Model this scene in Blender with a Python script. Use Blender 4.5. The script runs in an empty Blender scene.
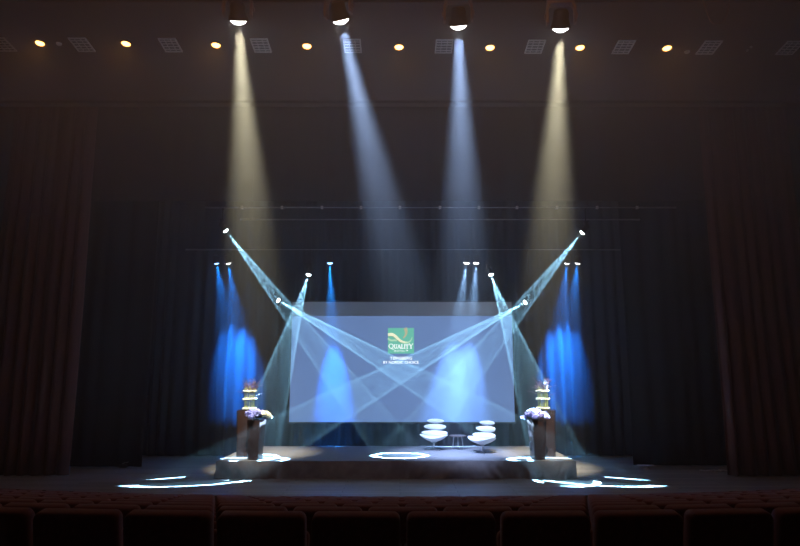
import bpy, bmesh, math, random
from mathutils import Vector, Matrix, noise
random.seed(7)
scene = bpy.context.scene
C = scene.collection
PI = math.pi
V = Vector

# ------------------------------------------------------------------ camera
# stage floor is z = 0, the camera stands in a raked house looking along +Y
CAM_H = 2.6
PITCH = math.atan(102 / 620)
cd = bpy.data.cameras.new('camera')
cam = bpy.data.objects.new('camera', cd)
C.objects.link(cam)
cam.location = (0, 0, CAM_H)
cam.rotation_euler = (PI / 2 + PITCH, 0, 0)
cd.sensor_width = 36
cd.lens = 620 * 36 / 800
cd.clip_start = 0.05
cd.clip_end = 200
scene.camera = cam
_c, _s = math.cos(PITCH), math.sin(PITCH)


def at(x, y, Y=None, Z=None):
    """point in the place that lies on the sight line of photo pixel x, y at depth Y or height Z"""
    u, v = (x - 400) / 620, (273 - y) / 620
    d = V((u, _c - v * _s, _s + v * _c))
    t = Y / d.y if Y is not None else (Z - CAM_H) / d.z
    return V((0, 0, CAM_H)) + d * t


# ------------------------------------------------------------------ materials
def mat(name, col, rough=0.6, metal=0.0, var=0.15, scale=6.0, emit=None, strength=0.0, bump=0.0, bscale=40.0, stretch=(1, 1, 1), sheen=0.0, coat=0.0):
    m = bpy.data.materials.new(name)
    m.use_nodes = True
    nt = m.node_tree
    b = nt.nodes['Principled BSDF']
    tc = nt.nodes.new('ShaderNodeTexCoord')
    mp = nt.nodes.new('ShaderNodeMapping')
    mp.inputs['Scale'].default_value = stretch
    nt.links.new(tc.outputs['Object'], mp.inputs['Vector'])
    n = nt.nodes.new('ShaderNodeTexNoise')
    n.inputs['Scale'].default_value = scale
    n.inputs['Detail'].default_value = 4
    nt.links.new(mp.outputs[0], n.inputs['Vector'])
    r = nt.nodes.new('ShaderNodeValToRGB')
    r.color_ramp.elements[0].position = 0.3
    r.color_ramp.elements[1].position = 0.7
    r.color_ramp.elements[0].color = [c * (1 - var) for c in col] + [1]
    r.color_ramp.elements[1].color = [min(1, c * (1 + var)) for c in col] + [1]
    nt.links.new(n.outputs['Fac'], r.inputs['Fac'])
    nt.links.new(r.outputs['Color'], b.inputs['Base Color'])
    b.inputs['Roughness'].default_value = rough
    b.inputs['Metallic'].default_value = metal
    b.inputs['Sheen Weight'].default_value = sheen
    b.inputs['Coat Weight'].default_value = coat
    if emit:
        b.inputs['Emission Color'].default_value = (*emit, 1)
        b.inputs['Emission Strength'].default_value = strength
    if bump:
        n2 = nt.nodes.new('ShaderNodeTexNoise')
        n2.inputs['Scale'].default_value = bscale
        n2.inputs['Detail'].default_value = 5
        nt.links.new(mp.outputs[0], n2.inputs['Vector'])
        bp = nt.nodes.new('ShaderNodeBump')
        bp.inputs['Strength'].default_value = bump
        bp.inputs['Distance'].default_value = 0.02
        nt.links.new(n2.outputs['Fac'], bp.inputs['Height'])
        nt.links.new(bp.outputs[0], b.inputs['Normal'])
    return m


def plank_mat():
    m = bpy.data.materials.new('stage boards')
    m.use_nodes = True
    nt = m.node_tree
    b = nt.nodes['Principled BSDF']
    tc = nt.nodes.new('ShaderNodeTexCoord')
    br = nt.nodes.new('ShaderNodeTexBrick')
    br.inputs['Scale'].default_value = 1.0
    br.inputs['Brick Width'].default_value = 2.6
    br.inputs['Row Height'].default_value = 0.22
    br.inputs['Mortar Size'].default_value = 0.006
    br.inputs['Color1'].default_value = (0.36, 0.30, 0.28, 1)
    br.inputs['Color2'].default_value = (0.25, 0.21, 0.20, 1)
    br.inputs['Mortar'].default_value = (0.02, 0.018, 0.018, 1)
    nt.links.new(tc.outputs['Object'], br.inputs['Vector'])
    n = nt.nodes.new('ShaderNodeTexNoise')
    n.inputs['Scale'].default_value = 2.0
    n.inputs['Detail'].default_value = 6
    mp = nt.nodes.new('ShaderNodeMapping')
    mp.inputs['Scale'].default_value = (0.6, 5, 1)
    nt.links.new(tc.outputs['Object'], mp.inputs[0])
    nt.links.new(mp.outputs[0], n.inputs['Vector'])
    mx = nt.nodes.new('ShaderNodeMix')
    mx.data_type = 'RGBA'
    mx.blend_type = 'MULTIPLY'
    mx.inputs['Factor'].default_value = 0.6
    nt.links.new(br.outputs['Color'], mx.inputs['A'])
    nt.links.new(n.outputs['Color'], mx.inputs['B'])
    hs = nt.nodes.new('ShaderNodeHueSaturation')
    hs.inputs['Saturation'].default_value = 0.5
    hs.inputs['Value'].default_value = 1.5
    nt.links.new(mx.outputs['Result'], hs.inputs['Color'])
    nt.links.new(hs.outputs['Color'], b.inputs['Base Color'])
    ma = nt.nodes.new('ShaderNodeMapRange')
    ma.inputs['To Min'].default_value = 0.34
    ma.inputs['To Max'].default_value = 0.55
    nt.links.new(n.outputs['Fac'], ma.inputs['Value'])
    nt.links.new(ma.outputs[0], b.inputs['Roughness'])
    return m


M = dict(
    boards=plank_mat(),
    housefloor=mat('house carpet', (0.03, 0.012, 0.012), 0.95, bump=0.3, bscale=120),
    ceiling=mat('dark ceiling', (0.085, 0.053, 0.045), 0.8, var=0.08, scale=1.5),
    wall=mat('dark wall', (0.035, 0.022, 0.02), 0.85),
    black=mat('black wall', (0.010, 0.010, 0.012), 0.9),
    house_cloth=mat('brown red velour', (0.17, 0.072, 0.066), 0.85, sheen=0.25, scale=14, stretch=(1, 1, .1), bump=0.1),
    border_cloth=mat('dark brown velour', (0.045, 0.030, 0.030), 0.9, sheen=0.15, scale=9, stretch=(1, 1, .2)),
    black_cloth=mat('black serge', (0.020, 0.021, 0.027), 0.9, sheen=0.15, scale=9, stretch=(1, 1, .15)),
    back_cloth=mat('dark blue black drape', (0.022, 0.026, 0.040), 0.85, sheen=0.1, scale=9, stretch=(1, 1, .12)),
    deck=mat('grey deck carpet', (0.20, 0.19, 0.215), 0.8, var=0.1, scale=20, bump=0.15, bscale=150),
    skirt=mat('dark molton skirt', (0.30, 0.26, 0.275), 0.9, var=0.2, scale=5, bump=0.2, bscale=60),
    white=mat('white leather', (0.80, 0.79, 0.80), 0.45, var=0.03, bump=0.05, bscale=60),
    steel=mat('brushed steel', (0.55, 0.55, 0.58), 0.28, 1.0, var=0.08, scale=30),
    darktop=mat('dark veneer', (0.10, 0.07, 0.065), 0.35, var=0.3, scale=10, stretch=(1, 8, 1)),
    planter=mat('gloss brown lacquer', (0.030, 0.016, 0.016), 0.18, var=0.2, scale=3, coat=0.6),
    soil=mat('soil', (0.03, 0.02, 0.015), 0.95, bump=0.8),
    petal_w=mat('white petals', (0.82, 0.82, 0.74), 0.6, var=0.12, scale=40),
    petal_l=mat('lavender petals', (0.30, 0.32, 0.92), 0.6, var=0.3, scale=30),
    petal_p=mat('lilac petals', (0.50, 0.42, 0.92), 0.6, var=0.25, scale=30),
    leaf=mat('leaf green', (0.06, 0.16, 0.04), 0.5, var=0.4, scale=20),
    reed=mat('reed green', (0.36, 0.40, 0.14), 0.5, var=0.35, scale=20),
    twig=mat('purple twig', (0.13, 0.08, 0.13), 0.7, var=0.4, scale=20),
    fixture=mat('black fixture metal', (0.055, 0.045, 0.042), 0.38, 0.4, var=0.2),
    fixture_warm_lit=mat('black plastic with painted warm light', (0.28, 0.18, 0.13), 0.3, 0.2, var=0.15),  # black yokes, with the downlights' orange highlights put into the base colour
    pipe=mat('grey pipe', (0.45, 0.44, 0.45), 0.4, 0.8),
    clamp=mat('bright clamp', (0.85, 0.83, 0.82), 0.4, 0.1),
    wire=mat('steel wire', (0.1, 0.1, 0.1), 0.5, 0.8),
    cable=mat('brown cable', (0.20, 0.11, 0.05), 0.6),
    grille=mat('grey enamel', (0.85, 0.84, 0.86), 0.5, var=0.1),
    grilledark=mat('grille cavity', (0.22, 0.21, 0.22), 0.8),
    trim=mat('downlight trim', (0.22, 0.14, 0.09), 0.45, 0.5),
    pale=mat('pale plastic', (0.65, 0.64, 0.64), 0.5),
    seat_cloth=mat('dark red plush', (0.20, 0.040, 0.030), 0.85, sheen=0.35, var=0.2, scale=25, bump=0.1, bscale=150),
    seat_shell=mat('dark seat plastic', (0.035, 0.030, 0.045), 0.4),
    screen=mat('white screen fabric', (0.55, 0.56, 0.60), 0.8, var=0.02),
    lens_w=mat('lit white lens', (0.9, 0.9, 0.9), 0.3, emit=(1, 0.97, 0.95), strength=14),
    lens_c=mat('lit cool lens', (0.9, 0.9, 0.9), 0.3, emit=(0.85, 0.96, 1), strength=30),
    lens_b=mat('lit blue lens', (0.3, 0.5, 0.9), 0.3, emit=(0.25, 0.5, 1), strength=10),
    lens_o=mat('lit warm lamp', (0.9, 0.6, 0.3), 0.3, emit=(1, 0.42, 0.10), strength=14),
)


def glow(name, col, s):
    return mat(name, [c * .3 for c in col], 0.8, var=0.0, emit=col, strength=s)


M['slide'] = glow('slide blue', (0.135, 0.225, 0.45), 1.0)
M['logo_green'] = glow('logo green', (0.10, 0.37, 0.27), 1.5)
M['logo_cream'] = glow('logo cream', (0.72, 0.70, 0.48), 1.5)
M['logo_tan'] = glow('logo tan', (0.36, 0.33, 0.20), 1.5)
M['logo_pale'] = glow('logo pale green', (0.34, 0.52, 0.36), 1.5)
M['slide_white'] = glow('slide white', (0.95, 0.95, 0.95), 1.4)


# ------------------------------------------------------------------ mesh helpers
def face(bm, vs):
    try:
        return bm.faces.new(vs)
    except ValueError:
        return None


def box(bm, size, loc=(0, 0, 0), rot=None, bev=0.0):
    r = bmesh.ops.create_cube(bm, size=1)
    vs = r['verts']
    for v in vs:
        v.co = V((v.co.x * size[0], v.co.y * size[1], v.co.z * size[2]))
    if bev:
        es = list({e for v in vs for e in v.link_edges})
        rb = bmesh.ops.bevel(bm, geom=es, offset=bev, segments=3, affect='EDGES', profile=0.5)
        vs = list({v for f in rb['faces'] for v in f.verts} | {v for v in vs if v.is_valid})
    for v in vs:
        if rot is not None:
            v.co = rot @ v.co
        v.co += V(loc)
    return vs


def frame_of(d):
    d = V(d).normalized()
    up = V((0, 0, 1)) if abs(d.z) < 0.95 else V((0, 1, 0))
    x = d.cross(up).normalized()
    y = x.cross(d).normalized()
    return x, y, d


def lathe(bm, prof, org=(0, 0, 0), axis=(0, 0, 1), seg=24, cap=True):
    """prof: list of (radius, distance along axis)"""
    x, y, d = frame_of(axis)
    rings = []
    for r, h in prof:
        rings.append([bm.verts.new(V(org) + d * h + (x * math.cos(a) + y * math.sin(a)) * r)
                      for a in [2 * PI * i / seg for i in range(seg)]])
    for a, b in zip(rings, rings[1:]):
        for i in range(seg):
            face(bm, (a[i], a[(i + 1) % seg], b[(i + 1) % seg], b[i]))
    if cap:
        face(bm, list(reversed(rings[0])))
        face(bm, rings[-1])


def tube(bm, pts, r, seg=8):
    pts = [V(p) for p in pts]
    rings = []
    px = None
    for i, p in enumerate(pts):
        d = (pts[min(i + 1, len(pts) - 1)] - pts[max(i - 1, 0)]).normalized()
        if px is None:
            x, y, _ = frame_of(d)
        else:
            x = (px - d * px.dot(d)).normalized()
            y = d.cross(x)
        px = x
        rr = r[i] if isinstance(r, (list, tuple)) else r
        rings.append([bm.verts.new(p + (x * math.cos(a) + y * math.sin(a)) * rr) for a in [2 * PI * k / seg for k in range(seg)]])
    for a, b in zip(rings, rings[1:]):
        for k in range(seg):
            face(bm, (a[k], a[(k + 1) % seg], b[(k + 1) % seg], b[k]))
    face(bm, list(reversed(rings[0])))
    face(bm, rings[-1])


def blob(bm, rad, loc=(0, 0, 0), sub=2, rot=None, rough=0.0, freq=9.0, fn=None):
    r = bmesh.ops.create_icosphere(bm, subdivisions=sub, radius=1)
    for v in r['verts']:
        c = v.co.copy()
        k = 1 + rough * noise.noise(c * freq * 0.3 + V(loc) * 7) if rough else 1
        c = V((c.x * rad[0], c.y * rad[1], c.z * rad[2])) * k
        if fn:
            c = fn(c)
        if rot is not None:
            c = rot @ c
        v.co = c + V(loc)


def obj(name, bm, material, parent=None, smooth=True, loc=None, angle=40):
    bmesh.ops.recalc_face_normals(bm, faces=bm.faces)
    me = bpy.data.meshes.new(name)
    bm.to_mesh(me)
    bm.free()
    me.materials.append(material)
    if smooth:
        me.polygons.foreach_set('use_smooth', [True] * len(me.polygons))
        try:
            me.set_sharp_from_angle(angle=math.radians(angle))
        except Exception:
            pass
    o = bpy.data.objects.new(name, me)
    C.objects.link(o)
    if parent:
        o.parent = parent
    if loc is not None:
        o.location = loc
    return o


def tag(o, label, cat, group=None):
    o['label'] = label
    o['category'] = cat
    if group:
        o['group'] = group
    return o


def thing(name, label, cat, loc=(0, 0, 0), group=None, rz=0):
    o = bpy.data.objects.new(name, None)
    o.empty_display_size = 0.1
    C.objects.link(o)
    o.location = loc
    o.rotation_euler = (0, 0, rz)
    return tag(o, label, cat, group)


def struct(o):
    o['kind'] = 'structure'
    return o


def B():
    return bmesh.new()


# ------------------------------------------------------------------ lamps
def spot(loc, target, half, power, col, blend=0.15, radius=0.03, ring=None, parent=None):
    l = bpy.data.lights.new('lamp', 'SPOT')
    l.energy = power
    l.color = col
    l.spot_size = 2 * math.radians(half)
    l.spot_blend = blend
    l.shadow_soft_size = radius
    if ring is not None:
        # the gobo in the lamp: a bright open ring around a dimmer field
        l.use_nodes = True
        nt = l.node_tree
        em = nt.nodes['Emission']
        tc = nt.nodes.new('ShaderNodeTexCoord')
        sx = nt.nodes.new('ShaderNodeSeparateXYZ')
        nt.links.new(tc.outputs['Normal'], sx.inputs[0])

        def mth(op, a, b=None):
            n = nt.nodes.new('ShaderNodeMath')
            n.operation = op
            for i, q in enumerate((a, b)):
                if q is None:
                    continue
                if isinstance(q, (int, float)):
                    n.inputs[i].default_value = q
                else:
                    nt.links.new(q, n.inputs[i])
            return n.outputs[0]
        rr = mth('SQRT', mth('ADD', mth('POWER', sx.outputs[0], 2.0), mth('POWER', sx.outputs[1], 2.0)))
        tt = mth('DIVIDE', mth('DIVIDE', rr, mth('ABSOLUTE', sx.outputs[2])), math.tan(math.radians(half)))
        rp = nt.nodes.new('ShaderNodeValToRGB')
        e = rp.color_ramp.elements
        inner, ring_v = ring
        e[0].position = 0.0
        e[0].color = (inner,) * 3 + (1,)
        e[1].position = 0.78
        e[1].color = (inner,) * 3 + (1,)
        for p, v_ in ((0.86, ring_v), (0.95, ring_v), (0.995, 0.0)):
            q = e.new(p)
            q.color = (v_,) * 3 + (1,)
        nt.links.new(tt, rp.inputs['Fac'])
        nt.links.new(rp.outputs['Color'], em.inputs['Strength'])
        l.spot_blend = 0.0
        l.spot_size = 2 * math.radians(half * 1.02)
    o = bpy.data.objects.new('lamp', l)
    C.objects.link(o)
    d = (V(target) - V(loc)).normalized()
    o.rotation_euler = d.to_track_quat('-Z', 'Y').to_euler()
    o.location = V(loc)
    if parent:
        o.parent = parent
        o.location = V(loc) - V(parent.location)
    return o


# ------------------------------------------------------------------ the setting
def grid_prism(name, outline, z0, z1, material):
    bm = B()
    lo = [bm.verts.new((x, y, z0)) for x, y in outline]
    hi = [bm.verts.new((x, y, z1)) for x, y in outline]
    n = len(outline)
    for i in range(n):
        face(bm, (lo[i], lo[(i + 1) % n], hi[(i + 1) % n], hi[i]))
    face(bm, hi)
    face(bm, list(reversed(lo)))
    return struct(obj(name, bm, material, smooth=False))


HALF = 11.3
apron = [(x, 14.0 + 1.08 * (x / 9.33) ** 2) for x in [-HALF + 2 * HALF * i / 40 for i in range(41)]]
grid_prism('stage_floor', apron + [(HALF, 23), (-HALF, 23)], -0.95, 0.0, M['boards'])
# bright nosing along the apron
bm = B()
prev = None
tube(bm, [(x, y - 0.012, -0.02) for x, y in apron], 0.022, 6)
struct(obj('trim_stage_edge', bm, mat('worn stage nosing', (0.24, 0.15, 0.11), 0.4), None))

ROW0, ROWN, ROWGAP, SLOPE, TOP0, SEATH = 4.0, 9, 0.95, 0.1735, 1.815, 0.95


def house_z(y):
    return TOP0 - SEATH - SLOPE * (y - ROW0)


bm = B()
vs = [bm.verts.new((x, y, house_z(y))) for x, y in ((-HALF, -3), (HALF, -3), (HALF, 15.4), (-HALF, 15.4))]
vl = [bm.verts.new(v.co - V((0, 0, 0.2))) for v in vs]
face(bm, vs)
face(bm, vl)
for i in range(4):
    face(bm, (vs[i], vs[(i + 1) % 4], vl[(i + 1) % 4], vl[i]))
struct(obj('floor', bm, M['housefloor'], smooth=False))

for nm, sx in (('wall_left', -1), ('wall_right', 1)):
    bm = B()
    box(bm, (0.3, 26.3, 16), (sx * (HALF + 0.15), 9.85, 6))
    struct(obj(nm, bm, M['wall'], smooth=False))
bm = B()
box(bm, (2 * HALF + .6, 0.3, 14.2), (0, 23.15, 6.1))
struct(obj('wall_back', bm, M['black'], smooth=False))


CEIL_Y = 16.2
CEIL_Z = at(400, 101, Y=CEIL_Y).z


def ceil_z(y):
    return CEIL_Z + (CEIL_Y - y) * 0.11


def slab(name, y0, y1, material, th=0.25):
    bm = B()
    vs = [bm.verts.new((x, y, ceil_z(y))) for x, y in ((-HALF, y0), (HALF, y0), (HALF, y1), (-HALF, y1))]
    vt = [bm.verts.new(v.co + V((0, 0, th))) for v in vs]
    face(bm, vs)
    face(bm, vt)
    for i in range(4):
        face(bm, (vs[i], vs[(i + 1) % 4], vt[(i + 1) % 4], vt[i]))
    return struct(obj(name, bm, material, smooth=False))


slab('ceiling', 12.25, CEIL_Y, M['ceiling'])
slab('ceiling_rear', -3, 11.2, M['ceiling'])
bm = B()
box(bm, (2 * HALF, 0.25, 0.16), (0, CEIL_Y + .1, CEIL_Z + .01))
box(bm, (2 * HALF, 0.18, 2.7), (0, CEIL_Y + .16, CEIL_Z + 1.4))
struct(obj('trim_ceiling_edge', bm, M['border_cloth'], smooth=False))
bm = B()
box(bm, (2 * HALF, 9.2, 0.2), (0, 18.6, 13.1))
struct(obj('ceiling_stage', bm, M['black'], smooth=False))


# ------------------------------------------------------------------ curtains
def drape(name, x0, x1, Y, z0, z1, material, amp, fold, seed, label, cat, nz=14, flare=0.0, hem=0.0):
    rnd = random.Random(seed)
    w = x1 - x0
    n = max(24, int(w / fold * 10))
    xs, ph = [], 0
    phs = []
    k = 1.0
    for i in range(n + 1):
        if i % 5 == 0:
            k = rnd.uniform(0.65, 1.4)
        ph += 2 * PI * (w / n) / fold * k
        phs.append(ph)
    bm = B()
    rows = []
    for j in range(nz + 1):
        t = j / nz
        z = z0 + (z1 - z0) * t
        row = []
        for i in range(n + 1):
            s = i / n
            x = x0 + w * s
            a = amp * (0.55 + 0.45 * (1 - t)) * (0.7 + 0.5 * noise.noise(V((x * 1.3, t * 1.2, seed))))
            y = Y + a * math.sin(phs[i] + 0.5 * noise.noise(V((x, t * 2, seed + 3)))) + 0.10 * noise.noise(V((x * .5, t * 1.5, seed + 9)))
            xx = x + flare * (1 - t) ** 3 * (s if flare > 0 else 1 - s) + 0.02 * noise.noise(V((x * 2, t * 3, seed)))
            zz = z + (hem * noise.noise(V((x * 2.5, 0, seed))) if j == 0 else 0)
            row.append(bm.verts.new((xx, y, max(zz, 0.012) if z0 < 0.2 else zz)))
        rows.append(row)
    for a, b in zip(rows, rows[1:]):
        for i in range(n):
            face(bm, (a[i], a[i + 1], b[i + 1], b[i]))
    o = obj(name, bm, material, None, angle=180)
    sm = o.modifiers.new('cloth thickness', 'SOLIDIFY')
    sm.thickness = 0.012
    return tag(o, label, cat)


drape('house_curtain', -11.1, -8.68, 16.8, 0.02, 12.2, M['house_cloth'], 0.12, 0.34, 1, 'dark brown red pleated house curtain drawn to the left of the stage', 'curtain', flare=-0.0)
drape('house_curtain', 8.57, 11.1, 16.8, 0.02, 12.2, M['house_cloth'], 0.12, 0.36, 2, 'dark brown red pleated house curtain drawn to the right of the stage', 'curtain', flare=0.25)
drape('leg_curtain', -9.9, -7.35, 18.3, 0.03, 11.8, M['black_cloth'], 0.05, 0.5, 3, 'black leg curtain hanging behind the left house curtain', 'curtain')
drape('leg_curtain', 6.75, 9.9, 18.55, 0.03, 11.8, M['black_cloth'], 0.05, 0.5, 4, 'black leg curtain hanging behind the right house curtain', 'curtain')
drape('back_curtain', -9.8, 9.8, 20.75, 0.03, 12.4, M['back_cloth'], 0.10, 0.42, 5, 'dark blue black backdrop curtain hanging behind the white screen', 'curtain', nz=10)
drape('border_curtain', -9.9, 9.9, 17.55, 7.62, 12.4, M['border_cloth'], 0.02, 0.6, 6, 'dark brown border curtain masking the top of the stage', 'curtain', nz=6)

# ------------------------------------------------------------------ riser
RX0, RX1, RY0, RY1, RZ = -4.70, 4.50, 16.42, 19.82, 0.43
riser = thing('stage_riser', 'low wide stage riser with grey top and dark draped cloth skirt', 'platform', ((RX0 + RX1) / 2, (RY0 + RY1) / 2, 0))
ox, oy = (RX0 + RX1) / 2, (RY0 + RY1) / 2
bm = B()
box(bm, (RX1 - RX0, RY1 - RY0, 0.06), (0, 0, RZ - 0.03), bev=0.012)
obj('deck', bm, M['deck'], riser)
bm = B()
per = []
n_f = 220
for i in range(n_f + 1):
    per.append((RX0 + (RX1 - RX0) * i / n_f, RY0, 0, -1))
for i in range(1, 61):
    per.append((RX1, RY0 + (RY1 - RY0) * i / 60, 1, 0))
for i in range(1, 81):
    per.append((RX1 - (RX1 - RX0) * i / 80, RY1, 0, 1))
for i in range(1, 60):
    per.append((RX0, RY1 - (RY1 - RY0) * i / 60, -1, 0))
rows = []
NZ = 10
for j in range(NZ + 1):
    t = j / NZ
    row = []
    for (x, y, nx, ny) in per:
        s = (x + ox * 0 - RX0) / (RX1 - RX0)
        wild = 0.25 + 0.75 * max(0, min(1, (s - 0.45) / 0.4)) + (0.4 if s < 0.18 else 0)
        diag = x * 1.0 + (1 - t) * 0.28 * math.sin(x * 1.7)
        f = noise.noise(V((diag * 2.6, t * 0.8, 2.0))) + 0.6 * noise.noise(V((diag * 6.5 + y, t * 1.0, 5.0)))
        off = (1 - t) * (0.05 + 0.26 * wild * max(-0.18, f)) + 0.004
        row.append(bm.verts.new((x + nx * off - ox, y + ny * off - oy, 0.004 + (RZ - 0.008) * t)))
    rows.append(row)
np_ = len(per)
for a, b in zip(rows, rows[1:]):
    for i in range(np_):
        face(bm, (a[i], a[(i + 1) % np_], b[(i + 1) % np_], b[i]))
obj('skirt', bm, M['skirt'], riser, angle=180)

# ------------------------------------------------------------------ screen
SY = 20.35
p0, p1 = at(289, 422, Y=SY), at(515, 422, Y=SY)
q0 = at(400, 302, Y=SY)
SW, SH = p1.x - p0.x, q0.z - p0.z
scx, sz0 = (p0.x + p1.x) / 2, p0.z
screen = thing('projection_screen', 'wide projection screen with blue slide hanging in front of the dark backdrop', 'screen', (scx, SY, sz0))
bm = B()
box(bm, (SW, 0.03, SH), (0, 0.02, SH / 2))
obj('screen_surface', bm, M['screen'], screen, smooth=False)
bm = B()
for sx in (-1, 1):
    box(bm, (0.05, 0.05, SH + .1), (sx * (SW / 2 + 0.025), 0.03, SH / 2))
box(bm, (SW, 0.05, 0.05), (0, 0.03, SH + 0.025))
box(bm, (SW, 0.05, 0.05), (0, 0.03, -0.025))
obj('screen_frame', bm, M['fixture'], screen, smooth=False)
for sx in (-1, 1):
    bm = B()
    tube(bm, [(sx * SW * .42, 0.03, SH + .05), (sx * SW * .42, 0.03, 12.3 - sz0)], 0.008, 6)
    obj('hanging_wire', bm, M['wire'], screen)
slz = at(400, 316, Y=SY).z - sz0
bm = B()
box(bm, (SW * 0.998, 0.004, slz), (0, 0.0, slz / 2))
slide = obj('projected_slide', bm, M['slide'], screen, smooth=False)
PXM = SW / 226.0            # metres on the screen per photo pixel


def sp(px, py):
    """screen-local x, z of a photo pixel"""
    p = at(px, py, Y=SY)
    return p.x - scx, p.z - sz0


def ribbon(pts, w, y, material, name):
    bm = B()
    L, R = [], []
    for i, (x, z) in enumerate(pts):
        a, b = pts[max(0, i - 1)], pts[min(len(pts) - 1, i + 1)]
        dx, dz = b[0] - a[0], b[1] - a[1]
        l = math.hypot(dx, dz) or 1
        ww = w[i] / 2 if isinstance(w, list) else w / 2
        L.append(bm.verts.new((x - dz / l * ww, y, z + dx / l * ww)))
        R.append(bm.verts.new((x + dz / l * ww, y, z - dx / l * ww)))
    for i in range(len(pts) - 1):
        face(bm, (L[i], L[i + 1], R[i + 1], R[i]))
    return obj(name, bm, material, slide, smooth=False)


lx0, lz1 = sp(388, 328)
lx1, lz0 = sp(414, 353.6)
bm = B()
box(bm, (lx1 - lx0, 0.004, lz1 - lz0), ((lx0 + lx1) / 2, -0.004, (lz0 + lz1) / 2))
obj('logo_square', bm, M['logo_green'], slide, smooth=False)


def lp(u, v):      # logo square coordinates, u right, v down, 0..1
    return lx0 + (lx1 - lx0) * u, lz1 - (lz1 - lz0) * v


def bez(P, n=20):
    out = []
    for i in range(n + 1):
        t = i / n
        a = [(1 - t) ** 3, 3 * t * (1 - t) ** 2, 3 * t * t * (1 - t), t ** 3]
        out.append(lp(sum(k * p[0] for k, p in zip(a, P)), sum(k * p[1] for k, p in zip(a, P))))
    return out


U = lx1 - lx0
ribbon(bez([(0.66, 0.0), (0.74, 0.16), (0.70, 0.30), (0.58, 0.40)]), [U * (.04 + .10 * (1 - i / 20)) for i in range(21)], -0.008, M['logo_tan'], 'logo_curve')
ribbon(bez([(0.0, 0.40), (0.12, 0.56), (0.22, 0.44), (0.34, 0.50)]), U * .07, -0.008, M['logo_pale'], 'logo_curve')
ribbon(bez([(0.0, 0.27), (0.30, 0.14), (0.34, 0.60), (0.74, 0.55)]), [U * (.03 + .085 * math.sin(PI * min(1, .25 + i / 26))) for i in range(21)], -0.010, M['logo_cream'], 'logo_curve')
ribbon(bez([(0.02, 0.34), (0.26, 0.20), (0.34, 0.58), (0.62, 0.60)]), U * .022, -0.013, M['logo_tan'], 'logo_curve')
ribbon(bez([(0.62, 0.585), (0.80, 0.60), (0.92, 0.50), (0.92, 0.36)]), [U * (.075 - .05 * i / 20) for i in range(21)], -0.010, M['logo_pale'], 'logo_curve')


def text(s, cx, cz, width, height, y, name, material, bold=0.0):
    cu = bpy.data.curves.new('txt', 'FONT')
    cu.body = s
    cu.align_x = 'CENTER'
    cu.offset = bold
    to = bpy.data.objects.new('txt', cu)
    C.objects.link(to)
    bpy.context.view_layer.update()
    me = bpy.data.meshes.new_from_object(to.evaluated_get(bpy.context.evaluated_depsgraph_get()))
    bpy.data.objects.remove(to)
    xs = [v.co.x for v in me.vertices]
    ys = [v.co.y for v in me.vertices]
    kx, ky = width / (max(xs) - min(xs)), height / (max(ys) - min(ys))
    mx, my = (max(xs) + min(xs)) / 2, (max(ys) + min(ys)) / 2
    for v in me.vertices:
        v.co = V(((v.co.x - mx) * kx + cx, y, (v.co.y - my) * ky + cz))
    me.materials.clear()
    me.materials.append(material)
    o = bpy.data.objects.new(name, me)
    C.objects.link(o)
    o.parent = slide
    return o


def serif_word(letters, y, name):
    """roman capitals with serifs drawn as strokes; letters: (char, u0, u1, v_top, v_bottom)"""
    for ch, u0, u1, v0, v1 in letters:
        bm = B()
        w, h = u1 - u0, v1 - v0
        th, tn, sf = 0.030, 0.016, 0.016

        def P(a, b):
            return lp(u0 + w * a, v1 - h * b)

        def stroke(pts, wd):
            pts = [P(*p) for p in pts]
            wd = wd * U
            for (xa, za), (xb, zb) in zip(pts, pts[1:]):
                dx, dz = xb - xa, zb - za
                l = math.hypot(dx, dz) or 1
                nx, nz = -dz / l * wd / 2, dx / l * wd / 2
                face(bm, [bm.verts.new((xa + nx, y, za + nz)), bm.verts.new((xb + nx, y, zb + nz)),
                          bm.verts.new((xb - nx, y, zb - nz)), bm.verts.new((xa - nx, y, za - nz))])

        def ser(a, b, r=.22):
            stroke([(a - r, b), (a + r, b)], sf)
        if ch == 'Q':
            N = 28
            for i in range(N):
                a0, a1 = 2 * PI * i / N, 2 * PI * (i + 1) / N
                wd = tn + (th - tn) * abs(math.cos((a0 + a1) / 2))
                stroke([(.5 + .45 * math.cos(a0), .5 + .47 * math.sin(a0)), (.5 + .45 * math.cos(a1), .5 + .47 * math.sin(a1))], wd)
            stroke([(.5, .08), (.75, -.12), (1.15, -.16)], th * .8)
        elif ch == 'U':
            stroke([(.2, 1), (.2, .3), (.32, .06), (.55, .02), (.72, .1), (.8, .3)], th)
            stroke([(.8, .3), (.8, 1)], tn)
            ser(.2, 1)
            ser(.8, 1)
        elif ch == 'A':
            stroke([(.12, 0), (.48, 1)], tn)
            stroke([(.48, 1), (.88, 0)], th)
            stroke([(.25, .36), (.72, .36)], tn)
            ser(.12, 0, .15)
            ser(.88, 0, .17)
        elif ch == 'L':
            stroke([(.28, 0), (.28, 1)], th)
            stroke([(.1, .01), (.9, .01), (.92, .22)], tn)
            ser(.28, 1)
        elif ch == 'I':
            stroke([(.5, 0), (.5, 1)], th)
            ser(.5, 0, .42)
            ser(.5, 1, .42)
        elif ch == 'T':
            stroke([(.5, 0), (.5, 1)], th)
            stroke([(.06, .8), (.08, .98), (.92, .98), (.94, .8)], tn)
            ser(.5, 0)
        elif ch == 'Y':
            stroke([(.12, 1), (.5, .48)], th)
            stroke([(.88, 1), (.5, .48)], tn)
            stroke([(.5, 0), (.5, .5)], th)
            ser(.12, 1, .16)
            ser(.88, 1, .14)
            ser(.5, 0)
        obj(name, bm, M['slide_white'], slide, smooth=False)


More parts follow.
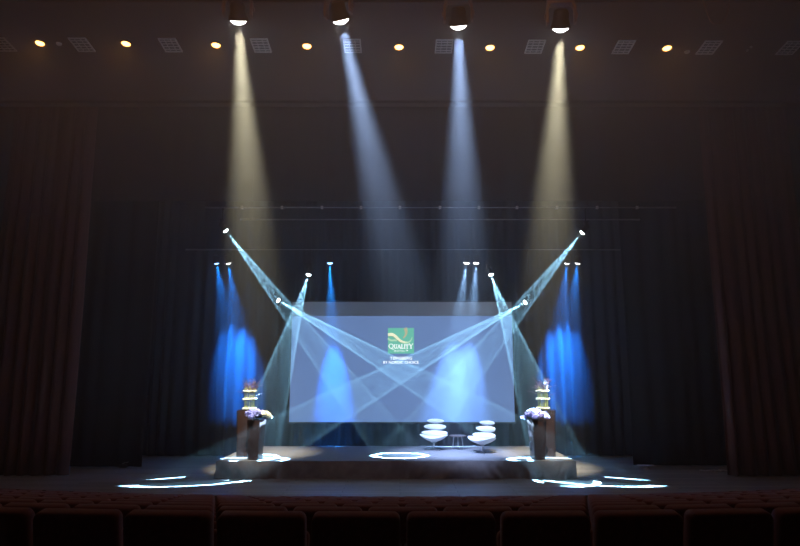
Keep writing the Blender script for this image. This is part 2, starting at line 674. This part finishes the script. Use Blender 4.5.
serif_word([('Q', .03, .21, .62, .80), ('U', .225, .36, .65, .80), ('A', .355, .50, .65, .80), ('L', .505, .61, .65, .80),
            ('I', .615, .675, .65, .80), ('T', .675, .80, .65, .80), ('Y', .80, .97, .62, .80)], -0.012, 'logo_lettering')
cx_, cz_ = lp(.5, .895)
text('H O T E L \u2122', cx_, cz_, U * .52, U * .075, -0.012, 'logo_lettering', M['slide_white'], 0.01)
tx, tz = sp(401, 358.2)
text('T\u00d8NSBERG', tx, tz, 22.5 * PXM, 3.0 * PXM, -0.008, 'slide_lettering', M['slide_white'], 0.008)
tx, tz = sp(401, 362.3)
text('BY NORDIC CHOICE', tx, tz, 36 * PXM, 2.7 * PXM, -0.008, 'slide_lettering', M['slide_white'], 0.008)


# ------------------------------------------------------------------ lounge chairs and table
def lounge_chair(loc, rz, label):
    t = thing('lounge_chair', label, 'chair', loc, 'white lounge chairs on the riser', rz)
    bm = B()

    def pan(c):
        k = (c.x / 0.42)
        z = c.z * (1.35 if c.z < 0 else 0.55)
        if c.z < 0:
            z *= (1 - 0.45 * min(1, abs(k)))
        return V((c.x, c.y, z + 0.10 * k * k + 0.03 * max(0, -c.y / .33)))
    blob(bm, (0.425, 0.34, 0.085), (0, -0.02, 0.335), 4, fn=pan)
    obj('seat', bm, M['white'], t, angle=180)
    for (w, d, h, z, y, tilt, nm) in ((0.39, 0.075, 0.098, 0.440, 0.23, -0.25, 'back_cushion'), (0.335, 0.062, 0.092, 0.628, 0.285, -0.2, 'back_cushion'), (0.262, 0.055, 0.068, 0.800, 0.325, -0.15, 'headrest')):
        bm = B()
        blob(bm, (w, d, h), (0, 0, 0), 4, fn=lambda c, w=w: V((c.x, c.y - 0.16 * (c.x / .4) ** 2, c.z)), rot=Matrix.Rotation(tilt, 3, 'X'))
        for v in bm.verts:
            v.co += V((0, y, z))
        obj(nm, bm, M['white'], t, angle=180)
    bm = B()
    sp_pts = [(0, 0.10, 0.29), (0, 0.28, 0.33), (0, 0.325, 0.44), (0, 0.36, 0.63), (0, 0.385, 0.81)]
    for sx in (-0.05, 0.05):
        tube(bm, [(sx, y, z) for _, y, z in sp_pts], 0.013, 8)
    obj('back_spine', bm, M['steel'], t)
    bm = B()
    lathe(bm, [(0.028, 0.03), (0.028, 0.19), (0.06, 0.205), (0.10, 0.235)], seg=20)
    obj('column', bm, M['steel'], t)
    bm = B()
    for k in range(4):
        a = PI / 4 + k * PI / 2
        d = V((math.cos(a), math.sin(a), 0))
        tube(bm, [d * 0.02 + V((0, 0, 0.045)), d * 0.15 + V((0, 0, 0.035)), d * 0.32 + V((0, 0, 0.017))], [0.022, 0.018, 0.013], 8)
    lathe(bm, [(0.05, 0.02), (0.05, 0.05), (0.03, 0.07)], seg=20)
    obj('star_base', bm, M['steel'], t)
    return t


a = at(434, 450.0, Z=RZ)
lounge_chair((a.x, a.y, RZ + .004), math.radians(-14), 'white lounge chair with stacked oval cushions, left of the small table')
a = at(482.5, 453, Z=RZ)
lounge_chair((a.x, a.y, RZ + .004), math.radians(-42), 'white lounge chair with stacked oval cushions, right of the small table')
a = at(458, 449.8, Z=RZ)
tb = thing('side_table', 'small round side table with thin metal legs between the white chairs', 'table', (a.x, a.y, RZ + .002))
bm = B()
lathe(bm, [(0.22, 0.385), (0.25, 0.39), (0.25, 0.41), (0.24, 0.415)], seg=36)
obj('table_top', bm, M['darktop'], tb)
for k in range(3):
    a_ = 2 * PI * k / 3 + 0.45
    bm = B()
    tube(bm, [(math.cos(a_) * .13, math.sin(a_) * .13, 0.385), (math.cos(a_) * .185, math.sin(a_) * .185, 0.002)], 0.011, 8)
    obj('leg', bm, M['steel'], tb)


# ------------------------------------------------------------------ planters and flowers
def planter(loc, w_top, w_bot, h, rz, label):
    t = thing('planter', label, 'planter', loc, None, rz)
    bm = B()
    prof = [(w_bot, 0.0), (w_bot * 1.0, 0.01), (w_top, h - .01), (w_top, h), (w_top - .035, h), (w_top - .04, h - .05)]
    rings = []
    for w, z in prof:
        r = w * 0.16
        ring = []
        for k in range(4):
            cx = (w / 2 - r) * (1 if k in (0, 3) else -1)
            cy = (w / 2 - r) * (1 if k in (0, 1) else -1)
            for q in range(6):
                a = k * PI / 2 + q * PI / 10
                ring.append(bm.verts.new((cx + r * math.cos(a), cy + r * math.sin(a), z)))
        rings.append(ring)
    n = len(rings[0])
    for a, b in zip(rings, rings[1:]):
        for i in range(n):
            face(bm, (a[i], a[(i + 1) % n], b[(i + 1) % n], b[i]))
    face(bm, list(reversed(rings[0])))
    obj('pot', bm, M['planter'], t, angle=35)
    bm = B()
    lathe(bm, [(0.001, h - 0.05), (w_top / 2 - .022, h - 0.05), (w_top / 2 - .022, h - 0.045), (0.001, h - .03)], seg=24, cap=False)
    obj('soil', bm, M['soil'], t)
    return t


def tower(loc, seed, label):
    rnd = random.Random(seed)
    t = thing('flower_arrangement', label, 'flowers', loc, 'tiered flower towers')
    bm = B()
    for k in range(26):
        a = 2 * PI * k / 26 + rnd.uniform(-.08, .08)
        r = rnd.uniform(.11, .145)
        x, y = r * math.cos(a), r * math.sin(a)
        tube(bm, [(x, y, 0.0), (x * 1.02, y * 1.02, .28), (x * 1.05 + rnd.uniform(-.01, .01), y * 1.05, rnd.uniform(.54, .66))], 0.006, 6)
    obj('reed_bundle', bm, M['reed'], t)
    for z, R in ((0.045, .165), (0.30, .172), (0.51, .165)):
        bm = B()
        for ring_r, nn in ((R, 22), (R - .055, 15)):
            for k in range(nn):
                a = 2 * PI * k / nn + rnd.uniform(-.1, .1)
                s = rnd.uniform(.028, .038)
                blob(bm, (s, s, s * .8), (ring_r * math.cos(a), ring_r * math.sin(a), z + rnd.uniform(-.008, .012)), 1, rough=.25)
        obj('flower_ring', bm, M['petal_w'], t)
    bm = B()
    for k in range(26):
        a = rnd.uniform(0, 2 * PI)
        r0, lean = rnd.uniform(.02, .13), rnd.uniform(.02, .17)
        ztop = rnd.uniform(.62, .86)
        p = [V((r0 * math.cos(a), r0 * math.sin(a), .45))]
        for q in (0.4, 0.75, 1):
            p.append(V(((r0 + lean * q * q) * math.cos(a) + rnd.uniform(-.02, .02), (r0 + lean * q * q) * math.sin(a) + rnd.uniform(-.02, .02), .45 + (ztop - .45) * q)))
        tube(bm, p, [.009, .008, .007, .005], 5)
        for q in range(3):
            blob(bm, (.012, .012, .018), p[1 + q] + V((rnd.uniform(-.015, .015), rnd.uniform(-.015, .015), 0)), 1)
    for (ang, zz, L) in ((PI * .95, .42, .34), (0.2, .36, .30), (-.35, .58, .30), (2.6, .55, .25)):
        d = V((math.cos(ang), math.sin(ang) * .5, .35))
        p0_ = V((0.1 * math.cos(ang), .1 * math.sin(ang), zz))
        tube(bm, [p0_, p0_ + d * L * .5, p0_ + d * L + V((0, 0, -.02))], [.009, .008, .006], 5)
    obj('twig_spray', bm, M['twig'], t)
    return t


def mound(loc, seed, blooms, label):
    rnd = random.Random(seed)
    t = thing('flower_arrangement', label, 'flowers', loc, 'low flower mounds')
    for (x, y, z, r, m_) in blooms:
        bm = B()
        for q in range(46):
            a, u = rnd.uniform(0, 2 * PI), rnd.uniform(-.55, 1)
            k = math.sqrt(1 - u * u)
            s = r * rnd.uniform(.22, .32)
            blob(bm, (s, s, s * .7), (r * .78 * k * math.cos(a), r * .78 * k * math.sin(a), r * .62 * u), 1, rough=.3)
        blob(bm, (r * .75, r * .75, r * .6), (0, 0, 0), 2)
        o = obj('bloom', bm, M[m_], t)
        o.location = (x, y, z + .035)
    bm = B()
    for k in range(26):
        a = rnd.uniform(0, 2 * PI)
        d = V((math.cos(a), math.sin(a), 0))
        s_ = V((-d.y, d.x, 0))
        L, w = rnd.uniform(.16, .27), rnd.uniform(.025, .045)
        z = rnd.uniform(.03, .07)
        droop = rnd.uniform(-.02, .07)
        b0 = bm.verts.new(d * .08 + V((0, 0, z)))
        b1 = bm.verts.new(d * L * .6 + s_ * w + V((0, 0, z + .03)))
        b2 = bm.verts.new(d * L * .6 - s_ * w + V((0, 0, z + .03)))
        b3 = bm.verts.new(d * L + V((0, 0, z + droop)))
        b4 = bm.verts.new(d * L * .6 + V((0, 0, z + .015)))
        face(bm, (b0, b1, b4))
        face(bm, (b0, b4, b2))
        face(bm, (b1, b3, b4))
        face(bm, (b4, b3, b2))
    lo = obj('leaves', bm, M['leaf'], t, smooth=False)
    return t


TALL, SHORT = 1.22, 1.00
for side, (tx_, ty_), (sx_, sy_) in (('left', (244, 457.6), (254.5, 459.6)), ('right', (548.3, 457.2), (538.5, 459.8))):
    a, b = at(tx_, ty_, Z=RZ), at(sx_, sy_, Z=RZ)
    a.y += 0.28
    b.y += 0.06
    a.x *= a.y / (a.y - .28)
    planter((a.x, a.y, RZ + .002), .47, .40, TALL, math.radians(12 if side == 'left' else -12), f'tall glossy dark planter standing behind the shorter one at the {side} end')
    planter((b.x, b.y, RZ + .002), .40, .31, SHORT, math.radians(-14 if side == 'left' else 14), f'shorter glossy dark planter with purple flowers at the {side} end of the riser')
    off = .09 if side == 'left' else -.09
    tower((a.x + off, a.y, RZ + TALL + .003), 11 if side == 'left' else 12,
          f'tall tiered tower of white flower rings, green reeds and twigs, {side} planter')
    if side == 'left':
        bl = [(-.15, -.06, .13, .15, 'petal_l'), (.03, -.13, .13, .14, 'petal_l'), (.10, .04, .13, .13, 'petal_p'), (.24, -.04, .12, .12, 'petal_w'), (.34, -.04, .06, .095, 'petal_w'), (-.03, .10, .15, .13, 'petal_p'), (-.08, -.26, .06, .085, 'petal_l')]
        lb = 'low mound of lavender and white blooms in the shorter left planter'
    else:
        bl = [(-.17, -.06, .13, .16, 'petal_l'), (.05, -.13, .12, .14, 'petal_p'), (.19, -.03, .10, .125, 'petal_l'), (-.04, .08, .16, .15, 'petal_l'), (-.33, -.04, .03, .085, 'petal_l'), (-.10, -.27, .06, .09, 'petal_l'), (.22, -.26, .05, .08, 'petal_p')]
        lb = 'low mound of lavender and lilac blooms in the shorter right planter'
    mound((b.x, b.y, RZ + SHORT + .003), 21 if side == 'left' else 22, bl, lb)

# ------------------------------------------------------------------ battens
def batten(x0, x1, Y, z, label, clamps, top=12.9):
    t = thing('lighting_batten', label, 'lighting batten', ((x0 + x1) / 2, Y, z))
    cx = (x0 + x1) / 2
    bm = B()
    tube(bm, [(x0 - cx, 0, 0), (x1 - cx, 0, 0)], 0.026, 10)
    obj('pipe', bm, M['pipe'], t)
    for x in clamps:
        bm = B()
        box(bm, (0.07, 0.085, 0.085), (x - cx, 0, 0), bev=0.012)
        tube(bm, [(x - cx, -.05, -.01), (x - cx, -.05, -.06)], 0.012, 6)
        obj('clamp', bm, M['clamp'], t)
    nw = 5
    for k in range(nw):
        x = x0 + (x1 - x0) * (k + .5) / nw - cx
        bm = B()
        tube(bm, [(x, 0, .02), (x, 0, top - z)], 0.005, 5)
        obj('hanging_wire', bm, M['wire'], t)
    return t


BY1 = 17.2
z1_ = at(400, 207.5, Y=BY1).z
xs1 = [at(x, 207.5, Y=BY1).x for x in (242, 282, 322, 361, 400, 440, 479, 517, 557, 597, 637)]
batten(at(205, 207.5, Y=BY1).x, at(676, 207.5, Y=BY1).x, BY1, z1_, 'upper lighting pipe with a row of small bright clamps below the border', xs1)
BY2 = 18.1
z2_ = at(400, 219.5, Y=BY2).z
batten(at(240, 219.5, Y=BY2).x, at(640, 219.5, Y=BY2).x, BY2, z2_, 'thin grey pipe just below the clamped lighting pipe', [])
BY3 = 19.45
z3_ = at(400, 262.5, Y=BY3).z + 0.42
batten(at(185, 262, Y=BY3).x, at(640, 262, Y=BY3).x, BY3, z3_, 'low lighting pipe above the screen carrying blue wash lights', [])
FY = 11.85
FZ = at(400, -14, Y=FY).z
batten(-5.6, 5.6, FY, FZ, 'front lighting pipe in the ceiling slot at the top edge', [], top=FZ + .9)


# ------------------------------------------------------------------ fixtures
def moving_head(lens_at, target, r, length, hang, label, cat, group, lens, scale=1.0, arms=True, yoke_mat='fixture'):
    """lens_at: where the lens sits; the yoke hangs from the pipe at height `hang`"""
    d = (V(target) - V(lens_at)).normalized()
    pivot = V(lens_at) - d * length * 0.62
    t = thing('moving_head_light' if arms else 'wash_light', label, cat, (pivot.x, pivot.y, hang), group)
    org = V(t.location)
    side = d.cross(V((0, 0, 1)))
    side = side.normalized() if side.length > .05 else V((1, 0, 0))
    if side.x < 0:
        side = -side
    fwd = V((0, 0, 1)).cross(side)
    rot = Matrix((side, fwd, V((0, 0, 1)))).transposed()
    c = V(lens_at) - d * length - org
    bm = B()
    L = length
    lathe(bm, [(r * .45, -.0), (r * .75, L * .06), (r * .88, L * .25), (r * .88, L * .55), (r * .95, L * .62), (r * .95, L * .68), (r * 1.0, L * .72), (r * 1.12, L * .90), (r * 1.12, L * .985), (r * 1.0, L * .985), (r * .98, L * .93)], c, d, 28, cap=False)
    lathe(bm, [(0.001, .002), (r * .45, 0.0)], c, d, 28, cap=False)
    obj('head', bm, M['fixture'], t)
    bm = B()
    lathe(bm, [(0.001, L * .94 + r * .56), (r * .35, L * .94 + r * .52), (r * .68, L * .94 + r * .36), (r * .88, L * .94 + r * .18), (r * .985, L * .94)], c, d, 28, cap=False)
    obj('lens', bm, lens, t)
    p = pivot - org
    w = r * (1.55 if r > .1 else 1.32)
    zt = p.z + r * 1.75
    bm = B()
    if arms:
        for s in (-1, 1):
            q = p + side * s * w
            pts = [q - V((0, 0, r * (.9 if r > .1 else .35))), q, q + V((0, 0, r * .9)), q + V((0, 0, r * 1.45)) - side * s * r * .25]
            for a_, b_ in zip(pts, pts[1:]):
                m_ = (a_ + b_) / 2
                dd = (b_ - a_)
                ang = math.atan2((dd.dot(side)), dd.z)
                box(bm, (r * .28, r * .85, dd.length * 1.12), m_, rot @ Matrix.Rotation(ang, 3, 'Y'), bev=r * .06)
            lathe(bm, [(r * .28, 0), (r * .28, r * .2), (r * .2, r * .25)], q + side * s * r * .08, side * s, 14)
        box(bm, (w * 2.0, r * 1.0, r * .42), (p.x, p.y, zt - r * .15), rot, bev=r * .1)
        obj('yoke', bm, M[yoke_mat], t)
        bm = B()
        box(bm, (w * 1.9, r * 1.5, r * .75), (p.x, p.y, zt + r * .45), rot, bev=r * .1)
        obj('base', bm, M[yoke_mat], t)
        ztop = zt + r * .8
    else:
        for s in (-1, 1):
            q = p + side * s * r * 1.05
            tube(bm, [q, q + V((0, 0, r * 1.2)), V((p.x, p.y, q.z + r * 1.75))], r * .09, 6)
        obj('yoke', bm, M['fixture'], t)
        ztop = p.z + r * 1.7
    bm = B()
    top = -.03
    if ztop < -0.02:
        tube(bm, [(p.x, p.y, ztop - .01), (p.x, p.y, top - .03)], 0.016, 8)
    box(bm, (.05, .08, .05), (p.x, p.y, top - .026), bev=.01)
    obj('mount', bm, M['fixture'], t)
    return t, V(lens_at) + d * 0.004, d


WARM = (1.0, 0.91, 0.62)
BLUE = (0.42, 0.60, 1.0)
CYAN = (0.29, 0.69, 1.0)
DEEP = (0.01, 0.23, 1.0)
PALEB = (0.30, 0.56, 1.0)

# four big wash heads on the front pipe
heads = [
    ((238.5, 21), (264, 453), WARM, 'big black wash light with pale yellow beam, leftmost on the front pipe'),
    ((341, 20.5), (438, 452.5), BLUE, 'big black wash light with slanting blue beam on the front pipe'),
    ((458.5, 26), (469, 453.5), BLUE, 'big black wash light with straight blue beam on the front pipe'),
    ((560.5, 28.5), (542, 453), WARM, 'big black wash light with pale yellow beam, rightmost on the front pipe'),
]
W_POW = 20000
for (lx, ly), (gx, gy), col, lb in heads:
    p = at(lx, ly, Y=FY)
    g = at(gx, gy, Z=RZ)
    t, lp_, d = moving_head(p, g, 0.18, 0.38, FZ, lb, 'stage light', None, M['lens_w'], yoke_mat='fixture_warm_lit')
    spot(p + d * .10, g, 9.0, W_POW * (0.9 if col is WARM else 1.0), col, 1.0, 0.10, parent=t)

# six beam heads
A_POW = 320000
beams = [
    ((226, 231), BY1, (399, 455.5), 4.5, z1_, .85, 'small beam light aiming at the centre pool, hung on the left of the upper pipe'),
    ((582, 233), BY1, (401, 455.5), 4.5, z1_, .85, 'small beam light aiming at the centre pool, hung on the right of the upper pipe'),
    ((308.5, 275), BY3 - .15, (253, 457.5), 7.0, z3_, .62, 'small beam light aiming down at left planters, hung by the screen top'),
    ((491, 275), BY3 - .15, (557, 461), 7.0, z3_, .62, 'small beam light aiming down at right planters, hung by the screen top'),
    ((278.5, 300.5), BY3 - .05, (556, 461), 4.2, z3_, 1.5, 'small beam light low beside the screen left edge, crossing to the right'),
    ((525, 302.5), BY3 - .05, (238, 461), 4.2, z3_, 1.5, 'small beam light low beside the screen right edge, crossing to the left'),
]
for (lx, ly), Y, (gx, gy), half, hz, pw, lb in beams:
    p = at(lx, ly, Y=Y)
    g = at(gx, gy, Z=RZ)
    t, lp_, d = moving_head(p, g, 0.075, 0.30, hz, lb, 'stage light', None, M['lens_c'])
    spot(p + d * .06, g, half, A_POW * pw, CYAN, 0, 0.012, ring=(0.010, 1.0), parent=t)

# seven blue wash lights on the low pipe
wash = [
    (216.5, (228, 330), DEEP, 13000, 14, 'lens_b', 'small wash light throwing blue onto the backdrop, first from left on the low pipe'),
    (228.5, (238, 330), DEEP, 17000, 12, 'lens_w', 'small wash light with white lens, second from left on the low pipe'),
    (330, (334, 405), (0.01, 0.26, 1.0), 34000, 9.5, 'lens_b', 'small wash light throwing a blue patch onto the screen left half'),
    (466.5, (446, 414), PALEB, 19000, 11, 'lens_w', 'left one of two wash lights above the screen right half'),
    (476, (466, 414), PALEB, 19000, 11, 'lens_w', 'right one of two wash lights above the screen right half'),
    (567, (560, 330), DEEP, 16000, 12, 'lens_w', 'second wash light from the right end of the low pipe, lighting the backdrop blue'),
    (577.5, (570, 330), DEEP, 13000, 14, 'lens_w', 'wash light nearest the right end of the low pipe, lighting the backdrop blue'),
]
for lx, (gx, gy), col, pw, half, ln, lb in wash:
    p = at(lx, 263, Y=BY3)
    g = at(gx, gy, Y=20.3)
    # the lens points down and a little up-stage
    t, lp_, d = moving_head(p, g, 0.10, 0.26, z3_, lb, 'stage light', None, M[ln], arms=False)
    spot(p + d * .08, g, half, pw, col, 1.0, 0.03, parent=t)

# ------------------------------------------------------------------ ceiling fittings
ORD = ['zeroth', 'first', 'second', 'third', 'fourth', 'fifth', 'sixth', 'seventh', 'eighth', 'ninth', 'tenth', 'eleventh', 'twelfth', 'thirteenth',
       'fourteenth', 'fifteenth', 'sixteenth', 'seventeenth', 'eighteenth', 'nineteenth', 'twentieth', 'twenty-first', 'twenty-second', 'twenty-third',
       'twenty-fourth', 'twenty-fifth', 'twenty-sixth', 'twenty-seventh', 'twenty-eighth', 'twenty-ninth', 'thirtieth']


def on_ceiling(px, py):
    """ceiling point seen at a photo pixel"""
    u, v = (px - 400) / 620, (273 - py) / 620
    d = V((u, _c - v * _s, _s + v * _c))
    k = (CEIL_Z + CEIL_Y * .11 - CAM_H) / (d.z + .11 * d.y)
    return V((0, 0, CAM_H)) + d * k


CROT = Matrix.Rotation(-math.atan(0.11), 3, 'X')
for i, (px, py) in enumerate([(40, 43), (126, 43.5), (216, 45), (307, 46), (399, 47), (490, 47.5), (580, 47.5), (667, 48)]):
    p = on_ceiling(px, py)
    t = thing('downlight', f'glowing orange round ceiling downlight, {ORD[i + 1]} from the left of eight', 'ceiling light', p, 'downlights in the front ceiling')
    nrm = CROT @ V((0, 0, -1))
    bm = B()
    lathe(bm, [(.150, .0), (.150, .018), (.112, .022), (.095, .004)], (0, 0, 0), nrm, 28, cap=False)
    obj('trim_ring', bm, M['trim'], t)
    bm = B()
    lathe(bm, [(.001, .045), (.05, .040), (.085, .020), (.098, .005)], (0, 0, 0), nrm, 24, cap=False)
    obj('bulb', bm, M['lens_o'], t)
    spot(p + nrm * .10, p + nrm * 3 + V((0, -1.2, 0)), 62, 18, (1, .46, .18), 0.7, 0.08, parent=t)
for i, x in enumerate((-5.2, -2.6, 0, 2.6, 5.2)):  # row added out of view to warm the seats and front fixtures
    p = V((x, 9.4, ceil_z(9.4)))
    t = thing('downlight', f'added unseen downlight in the house ceiling above the seats, {ORD[i + 1]} of five from the left', 'ceiling light', p, 'added downlights above the seats')
    nrm = CROT @ V((0, 0, -1))
    bm = B()
    lathe(bm, [(.150, .0), (.150, .018), (.112, .022), (.095, .004)], (0, 0, 0), nrm, 28, cap=False)
    obj('trim_ring', bm, M['trim'], t)
    bm = B()
    lathe(bm, [(.001, .045), (.05, .040), (.085, .020), (.098, .005)], (0, 0, 0), nrm, 24, cap=False)
    obj('bulb', bm, M['lens_o'], t)
    spot(p + nrm * .10, p + nrm * 3, 89, 21, (1, .42, .16), 0.1, 0.08, parent=t)
for i, px in enumerate((2, 82, 170.5, 261, 352.5, 444, 535, 623.5, 709, 790)):
    py = 44 + 3.5 * (px / 800)
    p = on_ceiling(px, py)
    t = thing('ceiling_grille', f'grey rectangular ceiling grille, {ORD[i + 1]} from the left of ten', 'grille', p, 'grilles in the front ceiling')
    bm = B()
    W, D = .42, .52
    for s in (-1, 1):
        box(bm, (.03, D, .03), CROT @ V((s * (W / 2 - .015), 0, -.012)), CROT)
        box(bm, (W, .03, .03), CROT @ V((0, s * (D / 2 - .015), -.012)), CROT)
    for k in range(4):
        box(bm, (W - .05, .022, .02), CROT @ V((0, -D / 2 + D * (k + 1) / 5, -.012)), CROT)
    for k in range(2):
        box(bm, (.016, D - .05, .018), CROT @ V((-W / 2 + W * (k + 1) / 3, 0, -.010)), CROT)
    obj('slats', bm, M['grille'], t, smooth=False)
    bm = B()
    box(bm, (W - .02, D - .02, .008), CROT @ V((0, 0, -.003)), CROT)
    obj('backing', bm, M['grilledark'], t, smooth=False)
for (px, py, r, lb) in ((59, 43.5, .065, 'small round pale ceiling detector between two left downlights'),
                        (687, 51.5, .065, 'small round pale ceiling detector right of the last downlight'),
                        (747, 50, .03, 'lower of two tiny pale ceiling sensors near the right edge'),
                        (751, 46.5, .03, 'upper of two tiny pale ceiling sensors near the right edge')):
    p = on_ceiling(px, py)
    bm = B()
    lathe(bm, [(r, 0), (r, .018), (r * .7, .04), (r * .2, .045)], (0, 0, 0), CROT @ V((0, 0, -1)), 20)
    tag(obj('ceiling_detector', bm, M['pale'], None, loc=p), lb, 'detector')

# loop of cable hanging at the top edge
pa, pb, pc = at(696, -26, Y=FY), at(729, -26, Y=FY), at(711, 24, Y=FY)
pts = []
for i in range(25):
    t_ = i / 24
    x = pa.x + (pb.x - pa.x) * t_
    k = abs(2 * t_ - 1) ** 3.2
    pts.append((x + .03 * math.sin(t_ * 9), FY, pc.z + (pa.z - pc.z) * k))
bm = B()
tube(bm, pts, .012, 8)
tag(obj('hanging_cable', bm, M['cable'], None), 'loop of brown cable hanging down at the top right edge', 'cable')

# bits on the stage floor by the legs
a = at(128, 466, Z=0)
t = thing('floor_box', 'small pale floor box standing beside the left black leg curtain', 'floor box', (a.x, a.y - .3, 0))
bm = B()
box(bm, (.22, .16, .10), (0, 0, .05), bev=.015)
obj('housing', bm, M['fixture'], t)
bm = B()
box(bm, (.24, .10, .012), (.02, 0, .125), Matrix.Rotation(-.25, 3, 'Y'), bev=.004)
obj('flap', bm, M['pale'], t)
a = at(643, 468, Z=0)
t = thing('floor_stand', 'low stand with pale flat top before the right black leg curtain', 'stand', (a.x, a.y - .25, 0))
bm = B()
lathe(bm, [(.09, 0.0), (.08, .02), (.03, .05), (.03, .10)], seg=16)
obj('foot', bm, M['pale'], t)
bm = B()
box(bm, (.46, .18, .014), (0, 0, .108), bev=.004)
obj('top_plate', bm, M['pale'], t)
a = at(709, 470, Z=0)
rnd = random.Random(3)
bm = B()
pts = [(a.x - .35 + .7 * i / 30 + .06 * math.sin(i * .9), a.y - .2 + .10 * math.sin(i * .55), .014 + .012 * (i % 4 == 0)) for i in range(31)]
tube(bm, pts, .013, 6)
tag(obj('cable', bm, M['pale'], None), 'pale cable lying in loops on the floor beside the right house curtain', 'cable')


# ------------------------------------------------------------------ theatre seats
def make_seat():
    t = thing('theatre_seat', 'x', 'seat', (0, 0, 0), None)
    # faces the stage (+Y); the camera sees the back of the backrest
    bm = B()
    W, Hh = .515, .50
    rot = Matrix.Rotation(math.radians(9), 3, 'X')
    n, rows = 12, []
    outline = []
    r = .036
    for (cx, cz, a0) in ((W / 2 - r, Hh - r, 0), (-W / 2 + r, Hh - r, PI / 2), (-W / 2 + r, r, PI), (W / 2 - r, r, 1.5 * PI)):
        for q in range(6):
            a = a0 + q * PI / 10
            outline.append((cx + r * math.cos(a), cz + r * math.sin(a)))

    def sheet(y, inset):
        out = []
        for x, z in outline:
            k = 1 - inset / (W / 2)
            zz = Hh / 2 + (z - Hh / 2) * (1 - inset / (Hh / 2))
            bow = .02 * (1 - (x / (W / 2)) ** 2) if z > Hh / 2 else 0
            out.append(bm.verts.new(rot @ V((x * k, y, zz + bow)) + V((0, -.10, .44))))
        return out
    sh = [sheet(-.075, .03), sheet(-.065, .008), sheet(-.045, 0), sheet(.02, 0), sheet(.04, .012), sheet(.05, .04)]
    m_ = len(outline)
    for p, q in zip(sh, sh[1:]):
        for i in range(m_):
            face(bm, (p[i], p[(i + 1) % m_], q[(i + 1) % m_], q[i]))
    face(bm, sh[0])
    face(bm, list(reversed(sh[-1])))
    obj('backrest', bm, M['seat_cloth'], t, angle=50)
    bm = B()
    box(bm, (.46, .13, .42), (0, .09, .56), Matrix.Rotation(math.radians(-10), 3, 'X'), bev=.04)
    obj('seat_cushion', bm, M['seat_cloth'], t)
    for s in (-1, 1):
        bm = B()
        box(bm, (.024, .36, .04), (s * .252, .16, .62), bev=.012)
        box(bm, (.022, .10, .62), (s * .252, .02, .31))
        obj('armrest', bm, M['seat_shell'], t)
    return t


proto = make_seat()


def dup(root):
    r = root.copy()
    C.objects.link(r)
    for ch in list(root.children):
        c = ch.copy()
        C.objects.link(c)
        c.parent = r
    return r


PITCHX = .55
used = False
for row in range(ROWN):
    Y0 = ROW0 + ROWGAP * row
    R = 25 + 13 * row / (ROWN - 1)
    offs = 0.0 if row % 2 == 0 else .5
    xs = []
    k = -20
    while k <= 20:
        x = .02 + PITCHX * (k + .5 + offs)
        Y = Y0 + R - math.sqrt(R * R - x * x)
        zt = house_z(Y0) + SEATH
        # inside the frame?
        depth = Y * _c + (zt - CAM_H) * _s
        if abs(x) - .26 < depth * 400 / 620:
            xs.append((x, Y))
        k += 1
    n = len(xs)
    for i, (x, Y) in enumerate(xs):
        o = proto if not used else dup(proto)
        used = True
        o.location = (x, Y, house_z(Y0) + .0)
        o.rotation_euler = (0, 0, math.asin(x / R) * 1.0)
        if i < n / 2:
            pos = f'{ORD[i + 1]} from the left edge' if i else 'at the left edge'
        else:
            j = n - i
            pos = f'{ORD[j]} from the right edge' if j > 1 else 'at the right edge'
        rw = 'nearest row' if row == 0 else f'{ORD[row + 1]} nearest row' if row < ROWN - 1 else 'row closest to the stage'
        tag(o, f'dark red theatre seat {pos} in the {rw}', 'seat', f'dark red seats in the {rw}')

# ------------------------------------------------------------------ haze in the air, exposure
w = bpy.data.worlds.new('world')
scene.world = w
w.use_nodes = True
nt = w.node_tree
nt.nodes.clear()
out = nt.nodes.new('ShaderNodeOutputWorld')
bg = nt.nodes.new('ShaderNodeBackground')
bg.inputs['Color'].default_value = (0, 0, 0, 1)
bg.inputs['Strength'].default_value = 0
nt.links.new(bg.outputs[0], out.inputs['Surface'])
vs_ = nt.nodes.new('ShaderNodeVolumeScatter')
vs_.inputs['Color'].default_value = (1, 1, 1, 1)
# the haze hangs densest under the ceiling and thins out towards the stage
geo = nt.nodes.new('ShaderNodeNewGeometry')
sep = nt.nodes.new('ShaderNodeSeparateXYZ')
nt.links.new(geo.outputs['Position'], sep.inputs[0])
mr = nt.nodes.new('ShaderNodeMapRange')
mr.interpolation_type = 'SMOOTHSTEP'
mr.inputs['From Min'].default_value = 4.5
mr.inputs['From Max'].default_value = 9.5
mr.inputs['To Min'].default_value = 0.0
mr.inputs['To Max'].default_value = 0.038
mr2 = nt.nodes.new('ShaderNodeMapRange')
mr2.inputs['From Min'].default_value = 0.5
mr2.inputs['From Max'].default_value = 5.5
mr2.inputs['To Min'].default_value = 0.0035
mr2.inputs['To Max'].default_value = 0.013
nt.links.new(sep.outputs['Z'], mr2.inputs['Value'])
add = nt.nodes.new('ShaderNodeMath')
nt.links.new(mr.outputs[0], add.inputs[0])
nt.links.new(mr2.outputs[0], add.inputs[1])
nt.links.new(sep.outputs['Z'], mr.inputs['Value'])
nt.links.new(add.outputs[0], vs_.inputs['Density'])
w.cycles.volume_step_size = 1.5
w.cycles.volume_sampling = 'EQUIANGULAR'
vs_.inputs['Anisotropy'].default_value = 0.0
nt.links.new(vs_.outputs[0], out.inputs['Volume'])

scene.view_settings.view_transform = 'Standard'
scene.view_settings.look = 'None'
scene.view_settings.gamma = 1
scene.view_settings.exposure = 0.0
scene.view_settings.use_curve_mapping = False
scene.cycles.use_denoising = True
scene.cycles.volume_bounces = 1
scene.cycles.max_bounces = 6
scene.cycles.sample_clamp_indirect = 4
